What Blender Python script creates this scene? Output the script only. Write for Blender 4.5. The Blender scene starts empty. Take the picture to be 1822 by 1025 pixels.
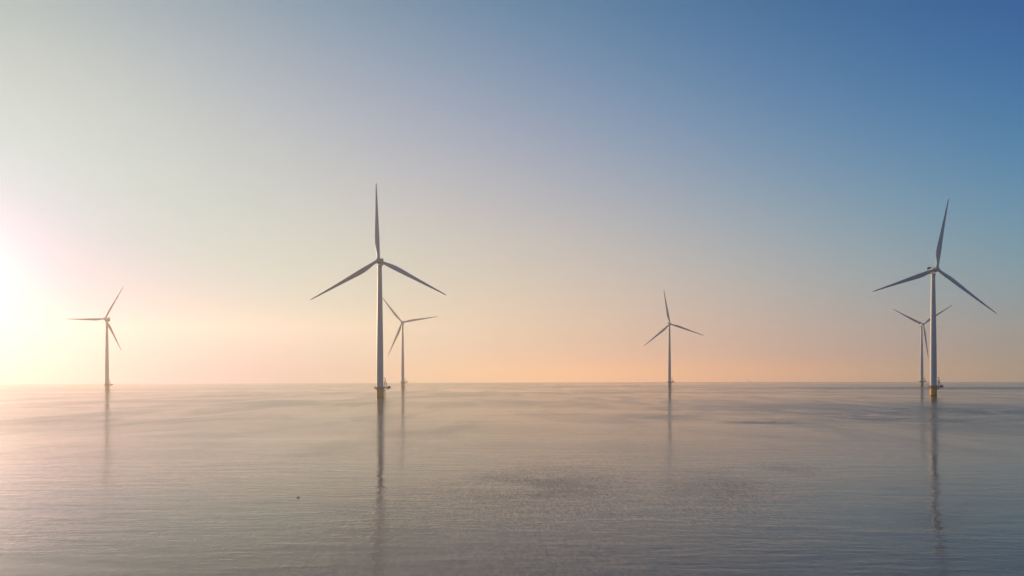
import bpy, bmesh, math, random
from mathutils import Vector, Matrix, noise

R = math.radians
scene = bpy.context.scene
col = scene.collection
random.seed(7)

# ------------------------------------------------------------------ camera
PW, PH = 1822.0, 1025.0          # size of the photograph the measurements refer to
FPX = 1316.0                     # focal length in its pixels (26 mm full frame)
CAM_H = 12.0
HOR_Y = 674.0                    # eye level at the picture's middle
ROLL = -math.atan2(4.0, PW)

cam_data = bpy.data.cameras.new("camera")
cam = bpy.data.objects.new("camera", cam_data)
col.objects.link(cam)
cam_data.sensor_width = 36.0
cam_data.lens = 36.0 * FPX / PW
cam_data.shift_y = (HOR_Y - PH / 2) / PW
cam_data.clip_start = 0.5
cam_data.clip_end = 40000
cam.location = (0, 0, CAM_H)
cam.matrix_world = Matrix.Translation((0, 0, CAM_H)) @ Matrix.Rotation(R(90), 4, 'X') @ Matrix.Rotation(ROLL, 4, 'Z')
scene.camera = cam
CAM_ROT = (Matrix.Rotation(R(90), 3, 'X') @ Matrix.Rotation(ROLL, 3, 'Z'))


def on_water(px, py):
    """point of the water surface seen at a picture position"""
    d = CAM_ROT @ Vector(((px - PW / 2) / FPX, (HOR_Y - py) / FPX, -1.0))
    t = -CAM_H / d.z
    return Vector((d.x * t, d.y * t, 0.0)), t


# ------------------------------------------------------------------ sun, sky, exposure
SUN_AZ, SUN_EL = R(-39.0), R(5.6)
sun_dir = Vector((math.sin(SUN_AZ) * math.cos(SUN_EL), math.cos(SUN_AZ) * math.cos(SUN_EL), math.sin(SUN_EL)))
sun_data = bpy.data.lights.new("sun", 'SUN')
sun_data.energy = 5.0
sun_data.angle = R(0.5)
sun_data.color = (1.0, 0.70, 0.43)
sun = bpy.data.objects.new("sun", sun_data)
col.objects.link(sun)
sun.rotation_euler = sun_dir.to_track_quat('Z', 'Y').to_euler()
sun.location = sun_dir * 900

# log of the light scattered by the hazy low-sun air in front of the clear sky: one colour per term
SKY_FIT = [
    # SKYFIT_BEGIN
    (0.5899, 2.1205, 1.4856),
    (-2.7852, -3.4366, 0.6499),
    (-2.4954, -0.1253, -1.3928),
    (2.2887, -0.6546, 0.4209),
    (-1.4919, -0.3237, -0.6756),
    (9.3169, 5.5870, 1.6031),
    (1.2057, -0.0827, 0.3224),
    (-0.8244, 1.4217, 0.1599),
    (-1.4423, -1.7857, 2.3898),
    (0.0461, 0.4116, 0.4499),
    (-3.2250, -2.1160, -0.0531),
    (-0.4624, -0.1696, -1.7442),
    (-8.1475, -3.9270, -1.4724),
    (10.6178, 4.3910, 0.3363),
    (0.2295, 0.2933, -0.2049),
    (-1.3812, -1.6321, 0.2145),
    # SKYFIT_END
]


def build_world():
    w = bpy.data.worlds.new("World")
    scene.world = w
    w.use_nodes = True
    nt = w.node_tree
    N, L = nt.nodes, nt.links
    N.clear()
    out = N.new("ShaderNodeOutputWorld")
    bg = N.new("ShaderNodeBackground")
    bg.inputs["Strength"].default_value = 0.10
    L.new(bg.outputs[0], out.inputs[0])
    sky = N.new("ShaderNodeTexSky")
    sky.sky_type = 'NISHITA'
    sky.sun_disc = False
    sky.sun_elevation = SUN_EL
    sky.sun_rotation = SUN_AZ
    sky.altitude = 10
    sky.air_density = 1.0
    sky.dust_density = 0.7
    sky.ozone_density = 1.0
    tc = N.new("ShaderNodeTexCoord")

    def math_node(op, a, b=None, c=None, clamp=False):
        m = N.new("ShaderNodeMath")
        m.operation = op
        m.use_clamp = clamp
        for k, v in enumerate((a, b, c)):
            if v is None:
                continue
            if isinstance(v, (int, float)):
                m.inputs[k].default_value = v
            else:
                L.new(v, m.inputs[k])
        return m.outputs[0]

    sep = N.new("ShaderNodeSeparateXYZ")
    L.new(tc.outputs["Generated"], sep.inputs[0])
    # elevation above the horizon, in units of 30 degrees
    el = math_node('ARCSINE', sep.outputs[2])
    e = math_node('MULTIPLY', el, 1.0 / R(30))
    e = math_node('MINIMUM', math_node('MAXIMUM', e, 0.022), 0.95)
    # angle from the sun, in units of 60 degrees
    dot = N.new("ShaderNodeVectorMath")
    dot.operation = 'DOT_PRODUCT'
    L.new(tc.outputs["Generated"], dot.inputs[0])
    dot.inputs[1].default_value = sun_dir
    th = math_node('ARCCOSINE', math_node('MINIMUM', dot.outputs["Value"], 1.0))
    t = math_node('MULTIPLY', th, 1.0 / R(60))
    t = math_node('MINIMUM', t, 1.28)
    low = math_node('POWER', math.e, math_node('MULTIPLY', e, -6.0))       # close to the horizon
    glow = math_node('POWER', math.e, math_node('MULTIPLY', t, -4.0))      # towards the sun
    near = math_node('POWER', math.e, math_node('MULTIPLY', t, -14.0))     # close to the sun
    inv = math_node('DIVIDE', 1.0, math_node('ADD', e, 0.12))                # length of the path through the low haze
    terms = [1.0, e, math_node('MULTIPLY', e, e), t, math_node('MULTIPLY', t, t),
             math_node('MULTIPLY', e, t), low, glow,
             math_node('MULTIPLY', low, t), math_node('MULTIPLY', math_node('MULTIPLY', t, t), t), near,
             math_node('MULTIPLY', math_node('MULTIPLY', t, t), low),
             math_node('MULTIPLY', math_node('MULTIPLY', t, t), e), math_node('MULTIPLY', glow, e),
             inv, math_node('MULTIPLY', inv, glow)]
    acc = None
    for coef, b in zip(SKY_FIT, terms):
        m = N.new("ShaderNodeVectorMath")
        m.operation = 'MULTIPLY_ADD'
        m.inputs[0].default_value = coef
        if isinstance(b, float):
            m.inputs[1].default_value = (b, b, b)
        else:
            L.new(b, m.inputs[1])
        if acc is None:
            m.inputs[2].default_value = (0, 0, 0)
        else:
            L.new(acc, m.inputs[2])
        acc = m.outputs[0]
    s2 = N.new("ShaderNodeSeparateXYZ")
    L.new(acc, s2.inputs[0])
    cmb = N.new("ShaderNodeCombineXYZ")
    for k in range(3):
        L.new(math_node('POWER', math.e, s2.outputs[k]), cmb.inputs[k])
    mul = N.new("ShaderNodeVectorMath")
    mul.operation = 'MULTIPLY_ADD'
    L.new(sky.outputs[0], mul.inputs[0])
    mul.inputs[1].default_value = (CLEAR_SKY, CLEAR_SKY, CLEAR_SKY)
    L.new(cmb.outputs[0], mul.inputs[2])
    # bright aureole close round the sun
    aur = math_node('POWER', math.e, math_node('MULTIPLY', t, -60.0 / AUREOLE_DEG))
    am = N.new("ShaderNodeVectorMath")
    am.operation = 'MULTIPLY_ADD'
    am.inputs[0].default_value = AUREOLE
    L.new(aur, am.inputs[1])
    L.new(mul.outputs[0], am.inputs[2])
    L.new(am.outputs[0], bg.inputs["Color"])


CLEAR_SKY = 0.10         # share of the clear blue sky left behind the low-sun air
AUREOLE, AUREOLE_DEG = (20.0, 18.8, 13.6), 3.5


build_world()

scene.render.engine = 'CYCLES'
scene.view_settings.view_transform = 'Standard'
scene.view_settings.look = 'None'
scene.view_settings.exposure = 0.0
scene.view_settings.gamma = 1.0
scene.view_settings.use_curve_mapping = False
scene.cycles.max_bounces = 4
scene.cycles.diffuse_bounces = 2
scene.cycles.glossy_bounces = 3
scene.cycles.use_adaptive_sampling = True
scene.cycles.adaptive_threshold = 0.015
scene.cycles.volume_bounces = 0
scene.cycles.caustics_reflective = False
scene.cycles.caustics_refractive = False


# ------------------------------------------------------------------ helpers
def link_mesh(name, bm, mat, parent=None, smooth=40):
    bmesh.ops.recalc_face_normals(bm, faces=bm.faces)
    me = bpy.data.meshes.new(name)
    bm.to_mesh(me)
    bm.free()
    me.materials.append(mat)
    o = bpy.data.objects.new(name, me)
    col.objects.link(o)
    o.parent = parent
    if smooth is not None:
        for p in me.polygons:
            p.use_smooth = True
        me.set_sharp_from_angle(angle=R(smooth))
    return o


def ring_loft(bm, rings, cap=(True, True)):
    vs = [[bm.verts.new(p) for p in ring] for ring in rings]
    n = len(vs[0])
    for a, b in zip(vs[:-1], vs[1:]):
        for i in range(n):
            bm.faces.new((a[i], a[(i + 1) % n], b[(i + 1) % n], b[i]))
    if cap[0]:
        bm.faces.new(list(reversed(vs[0])))
    if cap[1]:
        bm.faces.new(vs[-1])
    return vs


def lathe(bm, profile, seg=48, axis='Z', origin=(0, 0, 0), caps=(True, True)):
    """profile: list of (radius, height)"""
    rings = []
    ox, oy, oz = origin
    for r, h in profile:
        ring = []
        for i in range(seg):
            a = 2 * math.pi * i / seg
            c, s = r * math.cos(a), r * math.sin(a)
            if axis == 'Z':
                ring.append((ox + c, oy + s, oz + h))
            else:
                ring.append((ox + c, oy + h, oz + s))
        rings.append(ring)
    ring_loft(bm, rings, caps)


def tube(bm, pts, r, seg=8):
    pts = [Vector(p) for p in pts]
    rings = []
    for i, p in enumerate(pts):
        d = (pts[min(i + 1, len(pts) - 1)] - pts[max(i - 1, 0)]).normalized()
        ref = Vector((0, 0, 1)) if abs(d.z) < 0.9 else Vector((1, 0, 0))
        u = d.cross(ref).normalized()
        v = d.cross(u)
        rr = r[i] if isinstance(r, (list, tuple)) else r
        rings.append([p + (u * math.cos(2 * math.pi * k / seg) + v * math.sin(2 * math.pi * k / seg)) * rr for k in range(seg)])
    ring_loft(bm, rings)


def box(bm, c, s, bevel=0.0, rot=None):
    m = Matrix.Translation(c)
    if rot is not None:
        m = m @ rot
    m = m @ Matrix.Diagonal((s[0], s[1], s[2], 1))
    r = bmesh.ops.create_cube(bm, size=1.0, matrix=m)
    if bevel:
        ed = {e for v in r['verts'] for e in v.link_edges}
        bmesh.ops.bevel(bm, geom=list(ed), offset=bevel, segments=2, affect='EDGES', profile=0.5)


def tag(o, label, cat, group=None, kind=None):
    o['label'] = label
    o['category'] = cat
    if group:
        o['group'] = group
    if kind:
        o['kind'] = kind


def noisy_paint(name, color, rough=0.4, var=0.08, scale=0.25, stain=None, stain_z=None, spec=0.4):
    """painted steel: slight tonal drift, faint vertical run marks, optional waterline growth"""
    m = bpy.data.materials.new(name)
    m.use_nodes = True
    N, L = m.node_tree.nodes, m.node_tree.links
    b = N["Principled BSDF"]
    b.inputs["Roughness"].default_value = rough
    b.inputs["Specular IOR Level"].default_value = spec
    tc = N.new("ShaderNodeTexCoord")
    mp = N.new("ShaderNodeMapping")
    mp.inputs["Scale"].default_value = (scale * 6, scale * 6, scale * 0.5)
    L.new(tc.outputs["Object"], mp.inputs[0])
    nz = N.new("ShaderNodeTexNoise")
    nz.inputs["Scale"].default_value = 1.0
    nz.inputs["Detail"].default_value = 5
    L.new(mp.outputs[0], nz.inputs["Vector"])
    mix = N.new("ShaderNodeMix")
    mix.data_type = 'RGBA'
    mix.inputs["A"].default_value = tuple(c * (1 - var) for c in color) + (1,)
    mix.inputs["B"].default_value = tuple(min(1, c * (1 + var)) for c in color) + (1,)
    L.new(nz.outputs["Fac"], mix.inputs["Factor"])
    res = mix.outputs["Result"]
    if stain:
        sp = N.new("ShaderNodeSeparateXYZ")
        L.new(tc.outputs["Object"], sp.inputs[0])
        ad = N.new("ShaderNodeMath")
        ad.operation = 'MULTIPLY_ADD'
        L.new(nz.outputs["Fac"], ad.inputs[0])
        ad.inputs[1].default_value = -1.2
        L.new(sp.outputs[2], ad.inputs[2])
        mr = N.new("ShaderNodeMapRange")
        mr.inputs["From Min"].default_value = stain_z - 0.25
        mr.inputs["From Max"].default_value = stain_z + 0.25
        mr.inputs["To Min"].default_value = 1
        mr.inputs["To Max"].default_value = 0
        L.new(ad.outputs[0], mr.inputs["Value"])
        mx = N.new("ShaderNodeMix")
        mx.data_type = 'RGBA'
        L.new(mr.outputs[0], mx.inputs["Factor"])
        L.new(res, mx.inputs["A"])
        mx.inputs["B"].default_value = tuple(stain) + (1,)
        res = mx.outputs["Result"]
    L.new(res, b.inputs["Base Color"])
    return m


M_TOWER = noisy_paint("tower_paint", (0.62, 0.62, 0.61), 0.45, 0.05)
M_BLADE = noisy_paint("blade_paint", (0.55, 0.56, 0.57), 0.45, 0.04, 0.1)
M_NACELLE = noisy_paint("nacelle_paint", (0.58, 0.58, 0.57), 0.45, 0.05, 0.4)
M_COOLER = noisy_paint("cooler_dark_metal", (0.055, 0.05, 0.048), 0.6, 0.2, 1.0)
M_YELLOW = noisy_paint("yellow_marine_paint", (0.90, 0.40, 0.01), 0.5, 0.12, 0.5, stain=(0.035, 0.032, 0.022), stain_z=-0.1)
M_STEEL = noisy_paint("galvanised_steel", (0.22, 0.21, 0.20), 0.55, 0.2, 1.0)
M_DARK = noisy_paint("dark_crane_paint", (0.10, 0.085, 0.075), 0.5, 0.2, 1.0)
M_WHITE = noisy_paint("white_crane_paint", (0.70, 0.66, 0.62), 0.4, 0.1, 1.0)
M_RED = noisy_paint("red_locker_paint", (0.55, 0.20, 0.10), 0.5, 0.15, 1.0)
M_GREYDOOR = noisy_paint("grey_door_paint", (0.30, 0.31, 0.32), 0.5, 0.1, 1.0)


# ------------------------------------------------------------------ water
def build_water():
    bm = bmesh.new()
    radius = 2400.0
    rings = [0.0, 20, 60, 150, 400, 1000, 2000, radius]
    seg = 256
    prev = None
    for r in rings:
        if r == 0:
            prev = [bm.verts.new((0, 0, 0))]
            continue
        cur = [bm.verts.new((r * math.cos(2 * math.pi * i / seg), r * math.sin(2 * math.pi * i / seg), 0)) for i in range(seg)]
        for i in range(seg):
            j = (i + 1) % seg
            if len(prev) == 1:
                bm.faces.new((prev[0], cur[i], cur[j]))
            else:
                bm.faces.new((prev[i], cur[i], cur[j], prev[j]))
        prev = cur
    m = bpy.data.materials.new("lake_water")
    m.use_nodes = True
    N, L = m.node_tree.nodes, m.node_tree.links
    b = N["Principled BSDF"]
    b.inputs["IOR"].default_value = W_IOR
    tc = N.new("ShaderNodeTexCoord")
    P = tc.outputs["Object"]

    def mth(op, *args, clamp=False):
        n = N.new("ShaderNodeMath")
        n.operation = op
        n.use_clamp = clamp
        for k, v in enumerate(args):
            if isinstance(v, (int, float)):
                n.inputs[k].default_value = v
            else:
                L.new(v, n.inputs[k])
        return n.outputs[0]

    def nz(scale, rotz=0.0, detail=2.0, rough=0.5, dist=0.0, off=(0, 0, 0)):
        mp = N.new("ShaderNodeMapping")
        mp.inputs["Scale"].default_value = (scale[0], scale[1], 1)
        mp.inputs["Rotation"].default_value = (0, 0, R(rotz))
        mp.inputs["Location"].default_value = off
        L.new(P, mp.inputs[0])
        t = N.new("ShaderNodeTexNoise")
        t.inputs["Scale"].default_value = 1.0
        t.inputs["Detail"].default_value = detail
        t.inputs["Roughness"].default_value = rough
        t.inputs["Distortion"].default_value = dist
        L.new(mp.outputs[0], t.inputs["Vector"])
        return t.outputs["Fac"]

    def ramp(v, a, c, lo=0.0, hi=1.0, smooth=True):
        mr = N.new("ShaderNodeMapRange")
        mr.interpolation_type = 'SMOOTHSTEP' if smooth else 'LINEAR'
        mr.inputs["From Min"].default_value = a
        mr.inputs["From Max"].default_value = c
        mr.inputs["To Min"].default_value = lo
        mr.inputs["To Max"].default_value = hi
        L.new(v, mr.inputs["Value"])
        return mr.outputs[0]

    # wind pattern: slicks far out, cat's paws nearer
    far_slick = nz((0.0009, 0.0034), 5, 5, 0.62, 0.8)
    mid_patch = nz((0.026, 0.0085), -14, 5, 0.62, 0.7, (3.1, 7.7, 0))
    wind = mth('ADD', mth('MULTIPLY', ramp(far_slick, 0.42, 0.56), 0.6), mth('MULTIPLY', ramp(mid_patch, 0.42, 0.60), 0.6))

    # cat's paws seen in the middle distance, right of the centre
    def paw(px, py, rx, ry, ang=0.0):
        c, _ = on_water(px, py)
        mp = N.new("ShaderNodeMapping")
        mp.vector_type = 'TEXTURE'
        mp.inputs["Location"].default_value = (c.x, c.y, 0)
        mp.inputs["Rotation"].default_value = (0, 0, R(ang))
        mp.inputs["Scale"].default_value = (rx, ry, 1)
        L.new(P, mp.inputs[0])
        ln = N.new("ShaderNodeVectorMath")
        ln.operation = 'LENGTH'
        L.new(mp.outputs[0], ln.inputs[0])
        return ramp(ln.outputs["Value"], 0.0, 1.0, 1.0, 0.0)

    paws = None
    for a in ((1285, 868, 14, 33, -15), (1180, 742, 26, 34, 0), (1400, 835, 8, 14, -20), (1000, 860, 22, 30, 0), (1340, 752, 16, 16, 0), (1600, 745, 50, 40, -20), (1830, 735, 170, 130, 0), (1780, 690, 420, 260, 0), (1370, 752, 12, 12, 0)):
        v = paw(*a)
        paws = v if paws is None else mth('MAXIMUM', paws, v)
    ragged = nz((0.10, 0.12), 20, 5, 0.65, 0.5)
    paws = mth('MULTIPLY', paws, ramp(ragged, 0.26, 0.56))

    # sheltered, glassier water in front of the big right-hand turbine
    calm = paw(1650, 880, 34, 62, -28)

    # the ripples themselves: long wavelets as bump, fine facets as a fractal field of slopes
    swell = nz((0.5, 1.3), 7, 3, 0.55, 0.4)
    ripple = nz((1.6, 4.5), -6, 3, 0.6, 0.3)
    gust = ramp(nz((0.03, 0.05), 25, 4, 0.65, 0.6, (5.2, 1.3, 0)), 0.32, 0.68, 0.25, 1.5)
    roll = nz((0.09, 0.34), 14, 2, 0.5, 0.5)
    h = mth('MULTIPLY', mth('ADD', mth('MULTIPLY', swell, W_SWELL), mth('MULTIPLY', ripple, W_RIPPLE)), gust)
    h = mth('ADD', h, mth('MULTIPLY', roll, W_ROLL))
    bump = N.new("ShaderNodeBump")
    bump.inputs["Strength"].default_value = 1.0
    bump.inputs["Distance"].default_value = 1.0
    L.new(h, bump.inputs["Height"])

    def slope_field(scale, rotz, detail, rough, amount):
        mp = N.new("ShaderNodeMapping")
        mp.inputs["Scale"].default_value = (scale[0], scale[1], 1)
        mp.inputs["Rotation"].default_value = (0, 0, R(rotz))
        L.new(P, mp.inputs[0])
        t = N.new("ShaderNodeTexNoise")
        t.inputs["Scale"].default_value = 1.0
        t.inputs["Detail"].default_value = detail
        t.inputs["Roughness"].default_value = rough
        L.new(mp.outputs[0], t.inputs["Vector"])
        sb = N.new("ShaderNodeVectorMath")
        sb.operation = 'SUBTRACT'
        L.new(t.outputs["Color"], sb.inputs[0])
        sb.inputs[1].default_value = (0.5, 0.5, 0.5)
        fl = N.new("ShaderNodeVectorMath")
        fl.operation = 'MULTIPLY'
        L.new(sb.outputs[0], fl.inputs[0])
        fl.inputs[1].default_value = (1.0, 1.0, 0.0)
        sc = N.new("ShaderNodeVectorMath")
        sc.operation = 'SCALE'
        L.new(fl.outputs[0], sc.inputs[0])
        if isinstance(amount, float):
            sc.inputs["Scale"].default_value = amount
        else:
            L.new(amount, sc.inputs["Scale"])
        return sc.outputs[0]

    quiet = mth('SUBTRACT', 1.0, mth('MULTIPLY', calm, 0.75))
    amt = mth('ADD', W_SLOPE, mth('MULTIPLY', wind, W_SLOPEW))
    amt = mth('MULTIPLY', amt, quiet)
    amt = mth('ADD', amt, mth('MULTIPLY', paws, W_SLOPEP))
    fine = slope_field((5.0, 1.1), 8, 5, 0.75, amt)
    broad = slope_field((0.22, 0.5), 9, 3, 0.6, W_BROAD)
    a1 = N.new("ShaderNodeVectorMath")
    a1.operation = 'ADD'
    L.new(fine, a1.inputs[0])
    L.new(broad, a1.inputs[1])
    a2 = N.new("ShaderNodeVectorMath")
    a2.operation = 'ADD'
    L.new(a1.outputs[0], a2.inputs[0])
    L.new(bump.outputs[0], a2.inputs[1])
    nn = N.new("ShaderNodeVectorMath")
    nn.operation = 'NORMALIZE'
    L.new(a2.outputs[0], nn.inputs[0])
    L.new(nn.outputs[0], b.inputs["Normal"])

    rough = mth('ADD', W_ROUGH0, mth('MULTIPLY', wind, W_ROUGHW))
    rough = mth('MULTIPLY', rough, quiet)
    rough = mth('ADD', rough, mth('MULTIPLY', paws, W_ROUGHP))
    # breezier water under the sun
    rough = mth('ADD', rough, mth('MULTIPLY', paw(150, 735, 190, 230, 25), 0.08))
    L.new(rough, b.inputs["Roughness"])
    b.inputs["Base Color"].default_value = W_COLOR + (1,)
    b.inputs["Specular IOR Level"].default_value = W_SPEC
    # capillary ripples too small to see one by one: a second, rougher facet population
    b2 = N.new("ShaderNodeBsdfPrincipled")
    b2.inputs["Base Color"].default_value = W_COLOR + (1,)
    b2.inputs["IOR"].default_value = W_IOR
    b2.inputs["Roughness"].default_value = 0.58
    L.new(nn.outputs[0], b2.inputs["Normal"])
    mxs = N.new("ShaderNodeMixShader")
    mxs.inputs[0].default_value = W_CAPILLARY
    L.new(b.outputs[0], mxs.inputs[1])
    L.new(b2.outputs[0], mxs.inputs[2])
    L.new(mxs.outputs[0], N["Material Output"].inputs["Surface"])
    o = link_mesh("water", bm, m, None, None)
    tag(o, "calm rippled lake reaching to the horizon", "water", kind="structure")
    return o


W_SWELL, W_RIPPLE, W_ROLL = 0.026, 0.005, 0.05
W_SLOPE, W_SLOPEW, W_SLOPEP, W_BROAD = 0.08, 0.12, 0.36, 0.02
W_ROUGH0, W_ROUGHW, W_ROUGHP = 0.05, 0.10, 0.16
W_COLOR = (0.25, 0.122, 0.046)
W_SPEC = 0.5
W_IOR = 1.5
W_CAPILLARY = 0.15
build_water()


# ------------------------------------------------------------------ wind turbine (hub height 95 m, rotor radius 54 m)
HUB = 95.0
OVER = 5.0            # rotor plane in front of the tower axis
TILT = R(5)


def airfoil(n, chord, thick, roundness):
    """closed section: x along chord (leading edge positive), y thickness"""
    pts = []
    for i in range(n):
        a = 2 * math.pi * i / n
        x = 0.5 * (1 + math.cos(a))            # 0 trailing .. 1 leading
        xc = 1 - x
        yt = 5 * thick * (0.2969 * math.sqrt(max(xc, 0)) - 0.1260 * xc - 0.3516 * xc ** 2 + 0.2843 * xc ** 3 - 0.1015 * xc ** 4)
        up = 1 if a < math.pi else -1
        camber = 0.03 * 4 * xc * (1 - xc)
        af = Vector(((0.32 - xc) * chord, (up * yt + camber) * chord))
        ci = Vector((0.5 * chord * math.cos(a), 0.5 * chord * math.sin(a)))
        pts.append(af.lerp(ci, roundness))
    return pts


BLADE_TABLE = [  # r, chord, thickness, roundness, twist
    (1.2, 2.05, 0.9, 1.0, 14), (3.2, 2.05, 0.9, 1.0, 14), (5.2, 2.25, 0.75, 0.75, 14), (7.6, 2.75, 0.55, 0.35, 13),
    (10.2, 3.20, 0.42, 0.10, 12), (13.0, 3.42, 0.35, 0, 10.5), (16.0, 3.38, 0.31, 0, 9), (20.0, 3.05, 0.27, 0, 7.2),
    (25.0, 2.62, 0.24, 0, 5.4), (30.0, 2.22, 0.22, 0, 4.0), (35.0, 1.86, 0.20, 0, 2.8), (40.0, 1.52, 0.18, 0, 1.8),
    (44.0, 1.26, 0.18, 0, 1.1), (48.0, 0.99, 0.17, 0, 0.5), (51.0, 0.76, 0.16, 0, 0.1), (52.8, 0.54, 0.16, 0, 0),
    (53.7, 0.30, 0.16, 0, 0), (54.0, 0.08, 0.16, 0, 0)]


def blade_mesh():
    """blade along +Z, rotor plane XZ, wind from -Y; leading edge +X (turns clockwise seen from -Y)"""
    bm = bmesh.new()
    rings = []
    for r, ch, th, rd, tw in BLADE_TABLE:
        a = R(tw + 2.0)
        sweep = -2.0 * (r / 54.0) ** 2.2 - r * math.sin(R(1.5))
        ring = []
        for p in airfoil(28, ch, th, rd):
            x = p.x * math.cos(a) - p.y * math.sin(a)
            y = -p.x * math.sin(a) - p.y * math.cos(a)
            ring.append((x, y + sweep, r))
        rings.append(ring)
    ring_loft(bm, rings)
    return bm


def make_turbine():
    root = bpy.data.objects.new("wind_turbine", None)
    col.objects.link(root)

    # yellow transition piece standing in the water
    bm = bmesh.new()
    lathe(bm, [(2.42, -3.0), (2.42, 5.6), (2.50, 5.62), (2.50, 6.0), (2.42, 6.02), (2.42, 6.4)], 48)
    tp = link_mesh("foundation", bm, M_YELLOW, root, 30)
    # boat landing: two fender tubes with stubs, and the ladder between them, on the side under the crane
    bm = bmesh.new()
    ang = R(35)
    fwd = Vector((math.cos(ang), math.sin(ang), 0))
    side = Vector((-math.sin(ang), math.cos(ang), 0))
    for s in (-0.85, 0.85):
        c = fwd * 3.5 + side * s
        tube(bm, [c + Vector((0, 0, -2.0)), c + Vector((0, 0, 4.6)), c - fwd * 0.5 + Vector((0, 0, 5.2)), c - fwd * 1.2 + Vector((0, 0, 5.2))], 0.17)
        for z in (0.9, 3.2):
            tube(bm, [c + Vector((0, 0, z)), c - fwd * 1.3 + Vector((0, 0, z))], 0.13)
    link_mesh("boat_landing", bm, M_YELLOW, tp, 40)
    bm = bmesh.new()
    for s in (-0.28, 0.28):
        c = fwd * 3.0 + side * s
        tube(bm, [c + Vector((0, 0, -1.0)), c + Vector((0, 0, 7.4))], 0.05, 6)
    for k in range(27):
        c = fwd * 3.0 + Vector((0, 0, -0.6 + k * 0.3))
        tube(bm, [c - side * 0.28, c + side * 0.28], 0.025, 6)
    link_mesh("ladder", bm, M_STEEL, tp, 40)

    # platform: collar round the tower with a long deck towards +X
    deck_z = 6.3
    outline = []
    for i in range(37):
        a = R(28 + 304 * i / 36)
        outline.append(Vector((4.25 * math.cos(a), 4.25 * math.sin(a), 0)))
    outline += [Vector((6.2, -1.9, 0)), Vector((7.3, -1.2, 0)), Vector((7.3, 1.2, 0)), Vector((6.2, 1.9, 0))]
    bm = bmesh.new()
    lo = [bm.verts.new((p.x, p.y, deck_z)) for p in outline]
    hi = [bm.verts.new((p.x, p.y, deck_z + 0.6)) for p in outline]
    n = len(outline)
    for i in range(n):
        bm.faces.new((lo[i], lo[(i + 1) % n], hi[(i + 1) % n], hi[i]))
    bm.faces.new(hi)
    bm.faces.new(list(reversed(lo)))
    # brackets underneath
    for a in range(0, 360, 45):
        c, s = math.cos(R(a)), math.sin(R(a))
        tube(bm, [(2.35 * c, 2.35 * s, deck_z - 1.3), (3.6 * c, 3.6 * s, deck_z - 0.02)], 0.10, 6)
    for y in (-1.0, 1.0):
        tube(bm, [(2.2, y * 0.8, deck_z - 1.9), (6.3, y, deck_z - 0.02)], 0.14, 6)
    plat = link_mesh("platform", bm, M_STEEL, root, 30)
    bm = bmesh.new()
    per = []
    for i in range(n):
        a, b2 = outline[i] * 0.985, outline[(i + 1) % n] * 0.985
        per.append(a)
    for zz in (0.62, 1.05, 1.42):
        for i in range(n):
            a, b2 = per[i], per[(i + 1) % n]
            tube(bm, [a + Vector((0, 0, deck_z + zz)), b2 + Vector((0, 0, deck_z + zz))], 0.06, 6)
    acc = 9.0
    for i in range(n):
        a, b2 = per[i], per[(i + 1) % n]
        steps = max(1, int((b2 - a).length / 1.1))
        if (b2 - a).length < 1.0 and i % 2:
            continue
        for k in range(steps):
            p = a.lerp(b2, k / steps)
            tube(bm, [p + Vector((0, 0, deck_z + 0.3)), p + Vector((0, 0, deck_z + 1.42))], 0.07, 6)
    link_mesh("railing", bm, M_STEEL, plat, 40)

    # tower
    bm = bmesh.new()
    prof = [(2.34, 6.4), (2.34, 7.0)]
    for z, r in ((12, 2.33), (24, 2.31), (36, 2.22), (46, 2.10), (56, 1.95), (66, 1.80), (76, 1.64), (85, 1.50), (91.6, 1.41)):
        prof.append((r, z))
    full = []
    for (r0, z0), (r1, z1) in zip(prof[:-1], prof[1:]):
        full.append((r0, z0))
    full.append(prof[-1])
    # weld flanges between the sections
    out = []
    for k, (r, z) in enumerate(full):
        out.append((r, z))
        if k + 1 < len(full):
            for zf in (31.0, 61.0):
                if z < zf < full[k + 1][1]:
                    t = (zf - z) / (full[k + 1][1] - z)
                    rr = r + (full[k + 1][0] - r) * t
                    out += [(rr, zf - 0.11), (rr + 0.03, zf - 0.10), (rr + 0.03, zf + 0.10), (rr, zf + 0.11)]
    lathe(bm, out, 64)
    tower = link_mesh("tower", bm, M_TOWER, root, 30)
    bm = bmesh.new()
    box(bm, (2.30, 0.0, deck_z + 1.6), (0.14, 0.95, 2.2), 0.04)
    link_mesh("door", bm, M_GREYDOOR, tower, 30)

    # crane on the outer deck: white pedestal and king post, dark folded boom
    bm = bmesh.new()
    lathe(bm, [(0.42, 0), (0.42, 0.25), (0.28, 0.3), (0.28, 2.4), (0.36, 2.45), (0.36, 2.75)], 16, 'Z', (3.45, -0.7, deck_z + 0.6))
    tube(bm, [(3.45, -0.7, deck_z + 3.2), (3.1, -0.7, deck_z + 5.6)], [0.36, 0.28], 10)
    crane = link_mesh("crane", bm, M_WHITE, root, 40)
    bm = bmesh.new()
    tube(bm, [(4.95, -0.7, deck_z + 0.9), (4.35, -0.7, deck_z + 4.0), (3.65, -0.7, deck_z + 7.2)], [0.17, 0.22, 0.24], 8)
    tube(bm, [(3.65, -0.7, deck_z + 7.15), (3.3, -0.7, deck_z + 7.6), (2.65, -0.7, deck_z + 7.7)], [0.22, 0.18, 0.14], 8)
    tube(bm, [(3.4, -0.7, deck_z + 3.3), (4.45, -0.7, deck_z + 3.6)], 0.14, 8)
    link_mesh("boom", bm, M_DARK, crane, 40)
    # lockers on the end of the deck
    bm = bmesh.new()
    box(bm, (6.45, 0.35, deck_z + 1.02), (1.15, 1.5, 1.3), 0.06)
    box(bm, (6.45, 0.35, deck_z + 1.72), (1.25, 1.6, 0.1), 0.03)
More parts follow.
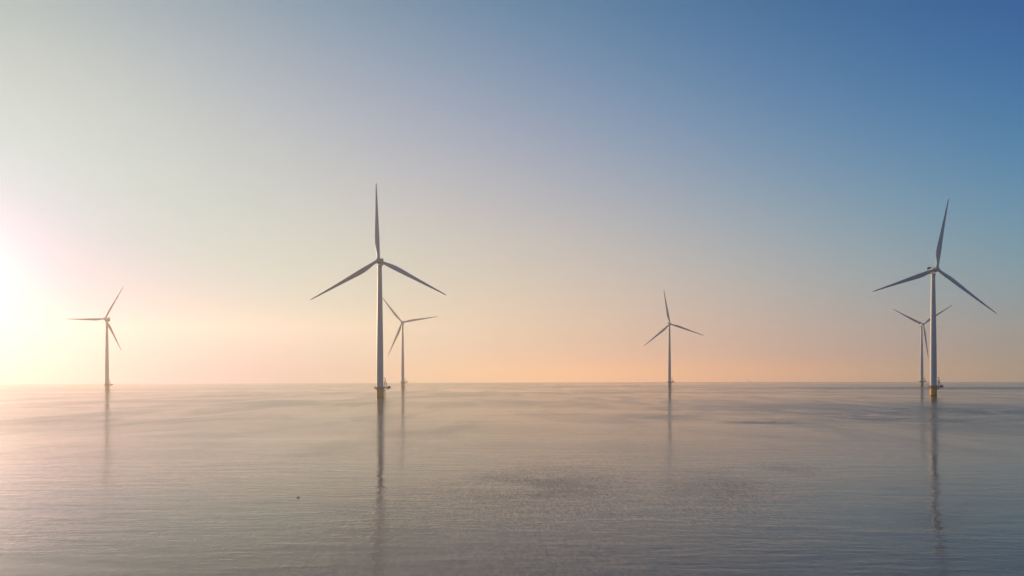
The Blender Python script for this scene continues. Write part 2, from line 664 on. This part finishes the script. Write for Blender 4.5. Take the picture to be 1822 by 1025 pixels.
    link_mesh("locker", bm, M_RED, root, 30)
    bm = bmesh.new()
    box(bm, (5.2, 0.75, deck_z + 0.9), (0.8, 0.9, 1.1), 0.05)
    box(bm, (5.2, 0.75, deck_z + 1.5), (0.9, 1.0, 0.08), 0.02)
    link_mesh("cabinet", bm, M_WHITE, root, 30)

    # nacelle: short drum of a gearless machine, cooler frame on its tail
    tilt = Matrix.Rotation(-TILT, 4, 'X')
    to_hub = Matrix.Translation((0, 0, HUB))
    bm = bmesh.new()
    lathe(bm, [(1.45, -1.0), (1.62, 0.2), (1.62, 0.6)], 40, 'Z', (0, 0, -3.2))            # yaw bearing collar
    lathe(bm, [(1.75, -3.35), (2.12, -3.3), (2.15, -3.1), (2.15, -1.9), (2.05, -1.85), (1.95, -1.7), (1.98, 2.6), (1.92, 4.6), (1.72, 5.4), (1.35, 5.75), (0.6, 5.9)], 48, 'Y')
    bm.transform(to_hub @ tilt)
    nac = link_mesh("nacelle", bm, M_NACELLE, root, 35)
    bm = bmesh.new()
    # tail cooler: frame with fins, standing above the roof
    for s in (-1, 1):
        box(bm, (1.55 * s, 4.7, 2.35), (0.16, 0.9, 2.2), 0.03)
    box(bm, (0, 4.7, 3.42), (3.2, 0.95, 0.14), 0.03)
    box(bm, (0, 4.7, 1.5), (3.0, 0.8, 0.5), 0.03)
    for k in range(13):
        box(bm, (-1.38 + k * 0.23, 4.7, 2.5), (0.09, 0.6, 1.7))
    box(bm, (0, 4.85, 2.5), (2.95, 0.12, 1.75))
    bm.transform(to_hub @ tilt)
    link_mesh("cooler", bm, M_COOLER, nac, 30)
    for s in (-0.7, 0.7):
        bm = bmesh.new()
        tube(bm, [(s, 4.7, 3.40), (s, 4.7, 4.75)], 0.06, 6)
        lathe(bm, [(0.12, 0), (0.16, 0.1), (0.12, 0.25)], 8, 'Z', (s, 4.7, 4.6))
        bm.transform(to_hub @ tilt)
        link_mesh("wind_vane", bm, M_STEEL, nac, 40)

    # rotor frame: hub centre in front of the tower, axis tipped up a little
    rotor = to_hub @ tilt @ Matrix.Translation((0, -OVER, 0))
    bm = bmesh.new()
    lathe(bm, [(0.05, -1.95), (0.55, -1.88), (1.05, -1.62), (1.42, -1.2), (1.62, -0.6), (1.70, 0.0), (1.70, 0.9), (1.62, 1.45), (1.55, 1.5)], 48, 'Y')
    for k in range(3):
        a = 2 * math.pi * k / 3
        m = Matrix.Rotation(a, 4, 'Y')
        sub = bmesh.new()
        lathe(sub, [(1.16, 0.4), (1.16, 1.75), (1.08, 1.85)], 32)
        sub.transform(m)
        me = bpy.data.meshes.new("tmp")
        sub.to_mesh(me)
        sub.free()
        bm.from_mesh(me)
        bpy.data.meshes.remove(me)
    hub = link_mesh("hub", bm, M_NACELLE, root, 35)
    hub.matrix_local = rotor
    bb = blade_mesh()
    blade = link_mesh("blade", bb, M_BLADE, root, 50)
    blade.matrix_local = rotor
    blades = [blade]
    for k in range(2):
        c = blade.copy()
        col.objects.link(c)
        c.parent = root
        blades.append(c)
    return root


def set_rotor(root, az_deg, k_len=1.0):
    """turn hub and blades: azimuth of the first blade, clockwise from straight up as seen in the picture"""
    rotor = Matrix.Translation((0, 0, HUB)) @ Matrix.Rotation(-TILT, 4, 'X') @ Matrix.Translation((0, -OVER, 0))
    k = 0
    for ch in root.children:
        kind = ch.name.split('.')[0]
        if kind == "blade":
            ch.matrix_local = rotor @ Matrix.Rotation(R(az_deg + 120 * k), 4, 'Y') @ Matrix.Scale(k_len, 4)
            k += 1
        elif kind == "hub":
            ch.matrix_local = rotor @ Matrix.Rotation(R(az_deg), 4, 'Y')


def copy_tree(o, parent=None):
    c = o.copy()
    col.objects.link(c)
    c.parent = parent
    for ch in o.children:
        copy_tree(ch, c)
    return c


TURBINES = [  # tower foot in the picture, hub y, azimuth of a blade, label
    (676.3, 707.5, 465.0, -1.8, "biggest wind turbine, left of the centre, grey against the peach sky, one blade straight up"),
    (190.5, 693.6, 568.0, 29.5, "hazy pale wind turbine nearest the sun glow, one blade level to the left"),
    (716.5, 688.3, 574.0, -38.5, "small distant wind turbine just right of the biggest one's tower"),
    (1191.2, 687.5, 576.8, -9.8, "lone small wind turbine with clear sky all round, between the two big ones"),
    (1660.7, 704.0, 480.0, 10.6, "big wind turbine on the right with sunlit tower edge and orange foot"),
    (1640.0, 686.5, 577.6, 56.5, "small distant wind turbine just left of the big right-hand tower, blade pointing down"),
]
proto = make_turbine()
roots = [proto] + [copy_tree(proto) for _ in TURBINES[1:]]
for o, (px, py, hy, az, lab) in zip(roots, TURBINES):
    p, t = on_water(px, py)
    # height of the hub from the picture: same distance, higher up the view
    d = CAM_ROT @ Vector(((px - PW / 2) / FPX, (HOR_Y - hy) / FPX, -1.0))
    hub_z = CAM_H + d.z * t
    s = hub_z / (HUB + 0.45)
    o.location = p
    o.scale = (s, s, s)
    set_rotor(o, az, 0.93 if px < 300 else 1.0)
    tag(o, lab, "wind turbine", "wind turbines standing in the lake")
    print("TURB", px, tuple(round(v, 1) for v in p), "scale", round(s, 3))


# ------------------------------------------------------------------ water bird, far sailing boat
M_FEATHER = noisy_paint("dark_feathers", (0.045, 0.032, 0.025), 0.7, 0.3, 20.0)
M_BILL = noisy_paint("bill_horn", (0.30, 0.22, 0.14), 0.5, 0.1, 20.0)
M_SAIL = noisy_paint("sail_cloth", (0.75, 0.72, 0.68), 0.7, 0.05, 1.0)
M_HULL = noisy_paint("boat_hull_paint", (0.45, 0.43, 0.42), 0.35, 0.1, 1.0)


def make_bird():
    p, _ = on_water(530.3, 885.4)
    bm = bmesh.new()
    # body, neck and head as one lofted skin, from tail to bill root
    spine = [(-0.21, 0.055, 0.004, 0.004), (-0.19, 0.052, 0.020, 0.012), (-0.14, 0.036, 0.055, 0.040), (-0.07, 0.026, 0.080, 0.062),
             (0.0, 0.026, 0.086, 0.066), (0.07, 0.034, 0.074, 0.058), (0.115, 0.060, 0.052, 0.046), (0.135, 0.100, 0.034, 0.034),
             (0.140, 0.145, 0.027, 0.029), (0.150, 0.185, 0.034, 0.034), (0.175, 0.205, 0.034, 0.030), (0.200, 0.203, 0.022, 0.018), (0.210, 0.200, 0.010, 0.008)]
    pts = [Vector((x, 0, z)) for x, z, _, _ in spine]
    rings = []
    for i, (x, z, w, h) in enumerate(spine):
        d = (pts[min(i + 1, len(pts) - 1)] - pts[max(i - 1, 0)]).normalized()
        up = Vector((-d.z, 0, d.x))
        rings.append([pts[i] + Vector((0, 1, 0)) * w * math.cos(2 * math.pi * k / 16) + up * h * math.sin(2 * math.pi * k / 16) for k in range(16)])
    ring_loft(bm, rings)
    o = link_mesh("water_bird", bm, M_FEATHER, None, 60)
    b2 = bmesh.new()
    tube(b2, [(0.205, 0, 0.200), (0.235, 0, 0.195), (0.258, 0, 0.190)], [0.009, 0.006, 0.001], 8)
    link_mesh("bill", b2, M_BILL, o, 60)
    o.location = p
    o.scale = (0.75, 0.75, 0.75)
    tag(o, "small dark water bird swimming alone, head to the right", "bird")


def make_boat():
    p, t = on_water(1333.5, 679.0)
    root = bpy.data.objects.new("sailing_boat", None)
    col.objects.link(root)
    bm = bmesh.new()
    rings = []
    for x, w, zb in ((-4.5, 1.2, 0.25), (-2.5, 1.6, -0.1), (0.5, 1.65, -0.2), (3.0, 1.0, -0.05), (4.9, 0.08, 0.4)):
        rings.append([(x, w, 1.1), (x, w * 0.85, 0.4), (x, 0, zb), (x, -w * 0.85, 0.4), (x, -w, 1.1)])
    ring_loft(bm, rings)
    link_mesh("hull", bm, M_HULL, root, 40)
    bm = bmesh.new()
    tube(bm, [(0.6, 0, 0.9), (0.6, 0, 12.5)], [0.12, 0.07], 8)
    tube(bm, [(0.6, 0, 2.1), (-3.8, 0, 2.1)], 0.08, 8)
    link_mesh("mast", bm, M_STEEL, root, 40)
    bm = bmesh.new()
    for y0, pts in ((0.18, ((0.45, 2.3), (-3.6, 2.3), (-2.4, 6.0), (-1.0, 9.6), (0.45, 12.2))),):
        rows = []
        for side in (0.03, -0.03):
            rows.append([(x, 0.35 * math.sin(math.pi * min(1, (0.45 - x) / 4.2)) + side, z) for x, z in pts])
        a = [bm.verts.new(q) for q in rows[0]]
        b = [bm.verts.new(q) for q in rows[1]]
        bm.faces.new(a)
        bm.faces.new(list(reversed(b)))
        for i in range(len(a)):
            j = (i + 1) % len(a)
            bm.faces.new((a[i], a[j], b[j], b[i]))
    link_mesh("sail", bm, M_SAIL, root, 30)
    root.location = p
    root.rotation_euler = (0, 0, R(25))
    root.scale = (0.75, 0.75, 0.75)
    tag(root, "tiny far sailing boat on the horizon right of the lone small turbine", "boat")


make_bird()
make_boat()


# ------------------------------------------------------------------ haze
def build_haze():
    bm = bmesh.new()
    box(bm, (0, 0, 94), (5000, 5000, 190))
    m = bpy.data.materials.new("haze_air")
    m.use_nodes = True
    N, L = m.node_tree.nodes, m.node_tree.links
    for n in list(N):
        if n.type == 'BSDF_PRINCIPLED':
            N.remove(n)
    v = N.new("ShaderNodeVolumePrincipled")
    v.inputs["Color"].default_value = (1.0, 0.92, 0.80, 1)
    v.inputs["Density"].default_value = HAZE_DENSITY
    v.inputs["Anisotropy"].default_value = 0.55
    L.new(v.outputs[0], N["Material Output"].inputs["Volume"])
    o = link_mesh("haze", bm, m, None, None)
    tag(o, "thin warm morning haze over the whole lake", "haze", kind="stuff")


HAZE_DENSITY = 0.00028
build_haze()
